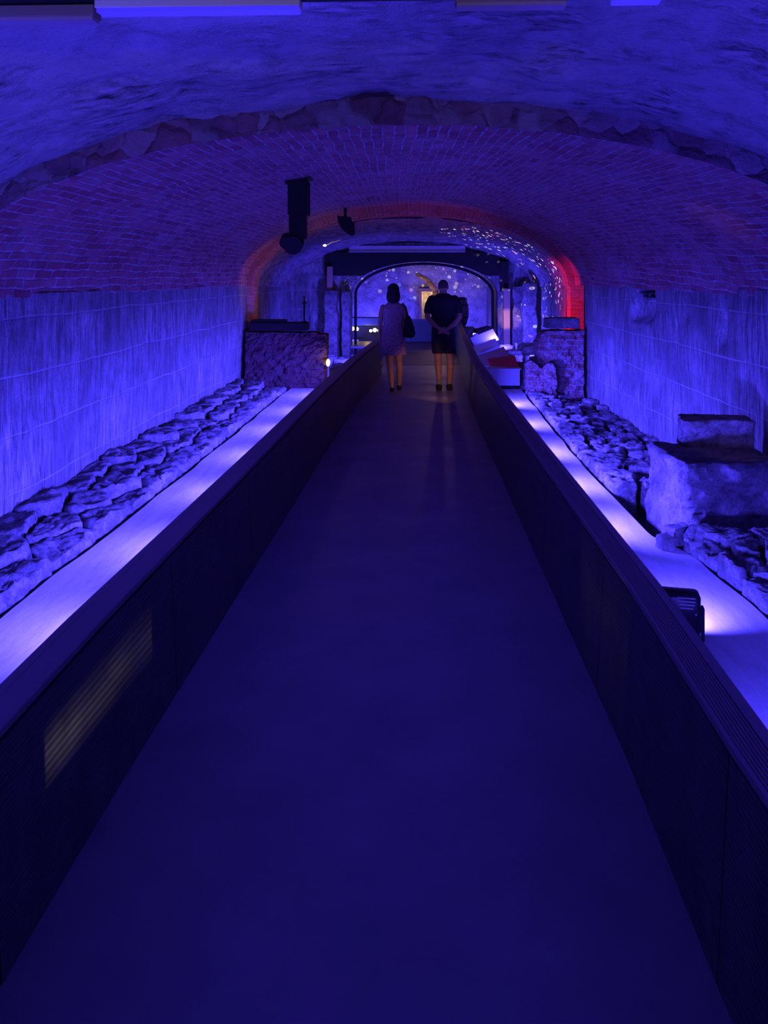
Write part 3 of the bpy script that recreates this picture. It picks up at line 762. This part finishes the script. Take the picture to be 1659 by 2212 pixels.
# green board and the vitrine of warm lamps at the far left
t = empty('display_case', (-1.25, 20.2, -.54)); tag(t, 'dark display case with warm glowing lamps under a green board', 'display case')
MB().box((0, .2, .5), (1.0, .04, 1.0)).box((0, 0, .44), (1.0, .4, .04)).build('carcass', M['black'], t)
MB().box((0, -.02, 1.06), (1.15, .5, .2), bev=.01).build('top_board', M['green'], t)
for x, z, r in ((-.36, .86, .055), (-.25, .85, .055), (.13, .80, .04), (.24, .82, .055), (.36, .81, .05)):
    MB().ball((x, -.1, z), (r, r*.8, r)).build('lamp', M['bulb'], t, True)
MB().box((-.29, -.14, .53), (.18, .05, .07)).build('caption_plate', M['white'], t)
point((-1.2, 19.9, .3), 3, WARM, .05)

# ------------------------------------------------------------------ display boxes and lecterns on the right
t = empty('display_box', (1.66, 13.55, -.3)); tag(t, 'low pale display box with red lid in front of the slanted boards', 'display box')
MB().box((-.02, 0, .20), (.62, .34, .30), bev=.006).build('carcass', M['white'], t)
MB().box((-.02, -.0, .352), (.66, .40, .02), bev=.004).build('rim', M['white'], t)
MB().box((-.02, .05, .02), (.5, .22, .06)).build('foot', M['black'], t)
MB().box((.03, .26, .42), (.52, .36, .03), rot=(math.radians(25), math.radians(-6), 0)).build('lid', M['red'], t)
def lectern(label, loc, w_, d_, tilt, roll, yaw, m='white', hz=.5):
    t = empty('slanted_board', loc, yaw); tag(t, label, 'information board')
    MB().box((0, .02, hz/2), (.08, .08, hz)).build('post', M['black'], t)
    MB().box((0, .02, .012), (.3, .24, .024), bev=.004).build('base', M['black'], t)
    p = MB().box((0, 0, 0), (w_, d_, .05), bev=.005).build('board', M[m], t)
    p.location = (0, 0, hz); p.rotation_euler = (tilt, roll, 0)
    q = MB().cyl((-w_*.2, -d_*.46, .04), (w_*.25, -d_*.46, .04), .014).build('clip_lamp', M['steel'], t); q.parent = p
    return t
lectern('nearest slanted pale board, just behind the red lidded box', (1.57, 14.5, -.3), .62, .34, math.radians(38), math.radians(-21), .05, hz=.42)
lectern('middle slanted pale board, between two other boards along right parapet', (1.54, 15.6, -.3), .56, .26, math.radians(40), math.radians(-20), .05, hz=.53)
lectern('farthest slanted pale board, next to the black box on right', (1.63, 16.7, -.3), .56, .34, math.radians(40), math.radians(-22), .05, hz=.62)
t = empty('speaker_box', (1.72, 18.0, .28), .25); tag(t, 'tilted black box with pale lamp beside end of right parapet', 'box')
MB().box((0, 0, .11), (.38, .26, .20), rot=(0, math.radians(-12), 0), bev=.01).build('housing', M['black'], t)
MB().box((-.22, -.1, .0), (.1, .1, .16), bev=.01).build('lamp', M['glass'], t)
MB().box((.0, .05, -.3), (.2, .16, .56)).build('stand', M['black'], t)
area((1.5, 17.85, .35), (-.3, -.9, -.3), 3, (.3, .3, 1), .06, .06)
for yy in (13.95, 15.0, 16.0): area((1.2, yy-.25, .1), (.7, .6, .3), 2.2, BLUE, .1, .06)

# ------------------------------------------------------------------ hanging projectors and the overhead track
t = empty('hanging_projector', (-1.22, 8.0, 1.95)); tag(t, 'large black projector hanging on a bracket from the brick vault', 'projector')
MB().box((0, 0, .605), (.215, .2, .36), bev=.004).build('mount_box', M['black'], t)
MB().box((0, 0, .79), (.27, .26, .02), rot=(0, math.radians(-14), 0)).build('ceiling_plate', M['black'], t)
MB().box((-.01, 0, .30), (.175, .18, .27), bev=.01).build('body', M['black'], t)
MB().cyl((-.05, .02, .14), (-.05, -.12, .09), .105, .10, 24).build('lens_hood', M['black'], t, False)
MB().cyl((-.13, .05, .17), (-.13, -.08, .12), .075, .07, 20).build('side_knob', M['black'], t, False)
t = empty('hanging_spotlight', (-1.19, 13.2, 2.44)); tag(t, 'small black half round spotlight hanging from vault near red ring', 'spotlight')
b = MB()
bm = b.bm; pr_ = [(-.14, .36), (.10, .34), (.12, .25), (.16, .25), (.17, .04), (.12, .0), (.03, .05), (-.06, .13), (-.12, .24)]
fr = [bm.verts.new((x, -.08, z)) for x, z in pr_]; bk = [bm.verts.new((x, .08, z)) for x, z in pr_]
bm.faces.new(fr); bm.faces.new(bk[::-1])
for k in range(len(pr_)): bm.faces.new((fr[k], bk[k], bk[(k+1) % len(pr_)], fr[(k+1) % len(pr_)]))
b.build('housing', M['black'], t)
MB().box((0, 0, .42), (.05, .05, .2)).build('stem', M['black'], t)
t = empty('light_streak', (-1.62, 13.75, 2.3)); tag(t, 'tiny glow standing in for a light streak, at the end of a thin pale trail on the vault', 'lamp')  # glowing bead and pale trail stand in for a bright streak of light
MB().chain([(0, 0, 0), (.07, 0, .02), (.13, 0, .06), (.2, 0, .07), (.28, .0, .1)], [.008]*5).build('trail', M['white'], t)
MB().ball((0, 0, 0), (.035, .02, .02)).build('bulb', M['bulb'], t, True)
point((-1.55, 13.55, 2.3), 1.2, WARM, .03)

t = MB().box((0, 0, .05), (4.6, .10, .10), bev=.004).build('ceiling_track', M['black']); t.location = (0, 2.36, 2.60); t.rotation_euler = (0, 0, math.radians(-2.0))
tag(t, 'long black track crossing the vault above the walkway', 'track')
def bar(label, x0, x1, y, z, m, cat='light bar'):
    t = empty('light_bar', ((x0+x1)/2, y, z), math.radians(-2.0)); tag(t, label, cat)
    MB().box((0, 0, .045), (x1-x0, .06, .038), bev=.003).build('housing', M['tan'] if m == 'tan' else M['white'], t)
    MB().box((0, 0, .02), (x1-x0-.01, .05, .012)).build('diffuser', M[m] if m != 'tan' else M['cap'], t)
    for s in (-1, 1): MB().box((s*(x1-x0)*.4, .03, .07), (.02, .05, .03)).build('clip', M['black'], t)
bar('tan light bar at far left under the black overhead track', -1.75, -1.04, 2.46, 2.53, 'tan')
bar('long blue lit light bar right of the tan bar', -1.03, -.36, 2.42, 2.55, 'led')
bar('tan light bar over middle of the walkway', .14, .5, 2.40, 2.56, 'tan')
bar('short blue lit light bar at right end of track', .64, .8, 2.38, 2.57, 'led')

# ------------------------------------------------------------------ people, seen from behind
def hand(b, wrist, d, palm_up, spread, sgn):
    """palm, four unequal curled fingers and a side thumb; d = direction of the fingers, spread = across the palm"""
    wv, d, sp, nn = Vector(wrist), Vector(d).normalized(), Vector(spread).normalized(), Vector(palm_up).normalized()
    for k in (-1.2, -.4, .4, 1.2): b.cap(wv+sp*k*.012, wv+d*.085+sp*k*.019, .016, .0115)
    for k, ln in zip((-1.5, -.5, .5, 1.5), (.062, .075, .07, .055)):
        a = wv+d*.085+sp*k*.0195; m_ = a+d*ln*.5+nn*.006; e = m_+d*ln*.35+nn*.022
        b.chain([a, m_, e], [.0095, .009, .008])
    a = wv+d*.025+sp*sgn*.026; b.chain([a, a+d*.03+sp*sgn*.022+nn*.006, a+d*.055+sp*sgn*.026+nn*.016], [.013, .011, .009])
def head(b, c, w_=.076, sgn=1):
    c = Vector(c)
    b.ball(c+Vector((0, -.005, .02)), (w_, .094, .10), 3); b.ball(c+Vector((0, .025, -.04)), (w_*.8, .07, .08), 3)
    b.chain([c+Vector((0, .088, .02)), c+Vector((0, .108, -.015))], [.010, .015])
    b.ball(c+Vector((0, .088, -.06)), (.024, .012, .010)); b.ball(c+Vector((0, .075, -.1)), (.028, .022, .02))
    for s in (-1, 1):
        b.ball(c+Vector((s*w_*1.0, -.005, -.005)), (.012, .022, .032)); b.ball(c+Vector((s*.03, .083, .02)), (.015, .010, .009))

def man(loc):
    t = empty('person', loc); tag(t, 'man walking away in black top and dark shorts, hands clasped behind back', 'person')
    b = MB()
    hip = {-1: (-.085, 0, .86), 1: (.09, 0, .86)}
    knee = {-1: (-.075, .05, .46), 1: (.105, .0, .46)}; ank = {-1: (-.06, .0, .085), 1: (.095, .03, .085)}
    b.loft([(0, 0, .80, .155, .11), (0, 0, .92, .165, .12), (0, .005, 1.05, .16, .11), (0, .005, 1.2, .18, .115), (0, 0, 1.33, .19, .11), (0, 0, 1.4, .15, .085), (0, 0, 1.44, .07, .06)], 26)
    b.cap((0, 0, 1.38), (0, .015, 1.5), .058, .055)
    head(b, (0, .025, 1.555), .074)
    for s in (-1, 1):
        b.chain([hip[s], (hip[s][0], .03, .68), knee[s], (knee[s][0], knee[s][1]-.035, .36), ank[s]], [.09, .078, .056, .056, .036])
        f = ank[s]; b.chain([(f[0], f[1]-.03, .04), (f[0], f[1]+.1, .035), (f[0]+s*.01, f[1]+.17, .028)], [.036, .036, .028])
        sh, el, wr = (s*.185, 0, 1.365), (s*.245, -.06, 1.11), (s*.055, -.175, .93)
        b.chain([sh, (s*.225, -.02, 1.24), el, (s*.16, -.13, 1.01), wr], [.058, .05, .041, .040, .028])
    hand(b, (.055, -.178, .93), (-1, -.05, -.35), (0, 1, 0), (0, .1, 1), 1)
    hand(b, (-.055, -.19, .925), (1, -.12, -.35), (0, -1, 0), (0, .1, 1), 1)
    b.fuse('body', M['skin'], t, .0065, 5)
    b = MB()
    b.loft([(0, 0, .90, .178, .135), (0, 0, 1.0, .176, .13), (0, .005, 1.12, .182, .128), (0, .005, 1.25, .198, .128), (0, 0, 1.36, .205, .12), (0, 0, 1.42, .15, .092), (0, .005, 1.465, .075, .07)], 30)
    for s in (-1, 1): b.chain([(s*.17, 0, 1.375), (s*.215, -.01, 1.28), (s*.238, -.035, 1.19)], [.066, .066, .06])
    b.fuse('top', M['shirt'], t, .008, 4)
    b = MB(); b.loft([(0, 0, .78, .17, .125), (0, 0, .86, .178, .135), (0, 0, .94, .17, .128)], 28)
    for s in (-1, 1): b.loft([(knee[s][0]*1.02, .03, .55, .092, .092), (hip[s][0], .02, .68, .095, .1), (hip[s][0], 0, .86, .098, .115)], 24)
    b.fuse('shorts', M['shorts'], t, .008, 3)
    b = MB(); b.ball((0, .008, 1.59), (.078, .095, .082), 3); b.fuse('cropped_hair', mat('cropped_hair', (.12, .08, .07), .8), t, .008, 2)
    for s in (-1, 1):
        f = ank[s]; MB().chain([(f[0], f[1]-.035, .045), (f[0], f[1]+.1, .042), (f[0]+s*.01, f[1]+.18, .034)], [.046, .047, .038]).box((f[0]+s*.004, f[1]+.07, .012), (.09, .27, .024), bev=.008).fuse('shoe', M['shoe'], t, .007, 3)
        MB().chain([(f[0], f[1], .07), (f[0], f[1], .15)], [.043, .044]).fuse('sock', M['sock'], t, .008, 2)
    return t
man((.475, 11.25, 0))
def woman(loc):
    t = empty('person', loc); tag(t, 'woman walking away in short pale patterned dress with black bag on shoulder', 'person')
    b = MB()
    hip = {-1: (-.075, 0, .80), 1: (.075, 0, .80)}; knee = {-1: (-.05, .0, .43), 1: (.085, .07, .44)}; ank = {-1: (-.02, -.03, .075), 1: (.085, .17, .08)}
    b.loft([(0, 0, .74, .15, .11), (0, 0, .84, .165, .12), (0, 0, .98, .125, .095), (0, 0, 1.12, .145, .1), (0, 0, 1.24, .155, .09), (0, 0, 1.30, .12, .075), (0, 0, 1.34, .055, .05)], 26)
    b.cap((0, 0, 1.3), (0, .01, 1.42), .047, .045); head(b, (0, .02, 1.475), .07)
    for s in (-1, 1):
        b.chain([hip[s], (hip[s][0]*.95, .02, .62), knee[s], (knee[s][0]+.01, (knee[s][1]+ank[s][1])/2-.04, .33), ank[s]], [.085, .07, .048, .05, .03])
        f = ank[s]; b.chain([(f[0], f[1]-.025, .032), (f[0], f[1]+.09, .026), (f[0]+s*.008, f[1]+.16, .02)], [.03, .03, .022])
    b.chain([(-.155, 0, 1.255), (-.185, -.005, 1.12), (-.2, -.01, 1.0), (-.2, .03, .87), (-.195, .06, .77)], [.045, .04, .033, .032, .023])
    hand(b, (-.195, .065, .765), (0, .12, -1), (1, 0, 0), (0, 1, 0), 1)
    b.chain([(.155, 0, 1.255), (.195, .0, 1.12), (.2, .03, 1.0), (.17, .14, .98), (.14, .22, 1.03)], [.045, .04, .033, .032, .023])
    hand(b, (.14, .225, 1.03), (-.3, .3, .9), (0, -1, .2), (1, 0, 0), -1)
    b.fuse('body', M['skin'], t, .0065, 5)
    b = MB(); b.loft([(.01, .02, .545, .185, .155), (.0, .01, .66, .178, .142), (0, 0, .80, .18, .136), (0, 0, .9, .165, .122), (0, 0, 1.0, .145, .112), (0, 0, 1.12, .158, .114), (0, 0, 1.23, .165, .106), (0, 0, 1.30, .125, .088), (0, 0, 1.335, .075, .062)], 32)
    b.fuse('dress', M['dress'], t, .008, 4)
    b = MB(); b.ball((0, 0, 1.52), (.092, .108, .10), 3); b.ball((0, -.035, 1.44), (.096, .075, .10), 3); b.ball((0, -.045, 1.37), (.088, .055, .06), 3)
    for s in (-1, 1): b.ball((s*.075, -.005, 1.42), (.03, .06, .09), 2)
    b.fuse('bobbed_hair', M['hair'], t, .008, 3)
    for s in (-1, 1):
        f = ank[s]; MB().chain([(f[0], f[1]-.03, .03), (f[0], f[1]+.09, .026), (f[0]+s*.008, f[1]+.165, .022)], [.036, .036, .028]).fuse('flat_shoe', M['shoe'], t, .007, 2)
    return t
woman((-.28, 11.1, 0))
t = empty('shoulder_bag', (-.28, 11.1, 0)); tag(t, 'black slouchy shoulder bag hanging at right side of woman', 'bag')
b = MB(); b.loft([(.235, -.03, .81, .075, .12), (.24, -.03, .86, .092, .15), (.235, -.03, .96, .08, .14), (.225, -.03, 1.06, .055, .115), (.22, -.03, 1.13, .03, .08)], 24)
b.fuse('pouch', M['bag'], t, .008, 3)
for dy in (-.07, .02):
    MB().chain([(.215, dy-.02, 1.1), (.19, dy*.5-.015, 1.22), (.145, -.005+dy*.4, 1.315), (.13, .05+dy*.2, 1.3)], [.011]*4).build('strap', M['bag'], t, True)

# ------------------------------------------------------------------ coloured and warm lamps
sparkle_spot((-.6, 14.8, 1.0), (2.2, 16.2, 2.1), 2600, 62, 30, .36, 1.3)
sparkle_spot((.2, 19.6, .9), (.35, 22.6, 2.7), 1800, 66, 40, .40, 4.1)
sparkle_spot((-.1, 17.2, 1.2), (-1.6, 18.9, 1.65), 200, 24, 90, .42, 7.7)
spot((2.0, 13.6, .75), (2.99, 14.15, 1.2), 110, (1, .02, .16), 75, .6)            # red wash on the right foot of the ring
spot((.4, 13.2, 1.5), (.3, 14.1, 2.9), 10, (1, .10, .05), 110, .7)               # red wash along the crown
spot((-1.9, 13.3, 1.25), (-2.9, 14.1, 1.7), 14, (1, .4, .08), 90, .7)            # amber on the left foot of the ring
spot((2.0, 5.2, .9), (2.55, 6.2, 2.1), 7, (1, .45, .1), 26, .9)                  # amber on the vault haunch at right
spot((2.5, 5.4, .75), (2.8, 6.55, .28), 1.5, (1, .6, .3), 60, .7)               # faint warm light on the boulder
point((-1.45, 13.45, .2), 2.2, WARM, .02)                                       # amber lamp beside the left stub
t = empty('marker_lamp', (-1.52, 13.42, -.3)); tag(t, 'small gold glowing marker lamp at corner of left brick wall', 'lamp')
MB().cyl((0, 0, 0), (0, 0, .4), .025, .02).build('stem', M['tan'], t); MB().ball((0, 0, .46), (.035, .035, .07)).build('bulb', M['bulb'], t, True)
spot((1.95, 17.1, .6), (2.30, 18.0, .7), 45, (1, .5, .12), 34, .6)                # amber post
spot((.70, 9.3, .30), (.15, 11.2, .20), 26.0, (1, .42, .15), 38, .6)             # added warm spot to light the legs
spot((.4, 16.5, 2.2), (.2, 15.2, 0), 12, (1, .6, .5), 70, .8)                    # faint warm light on the deck
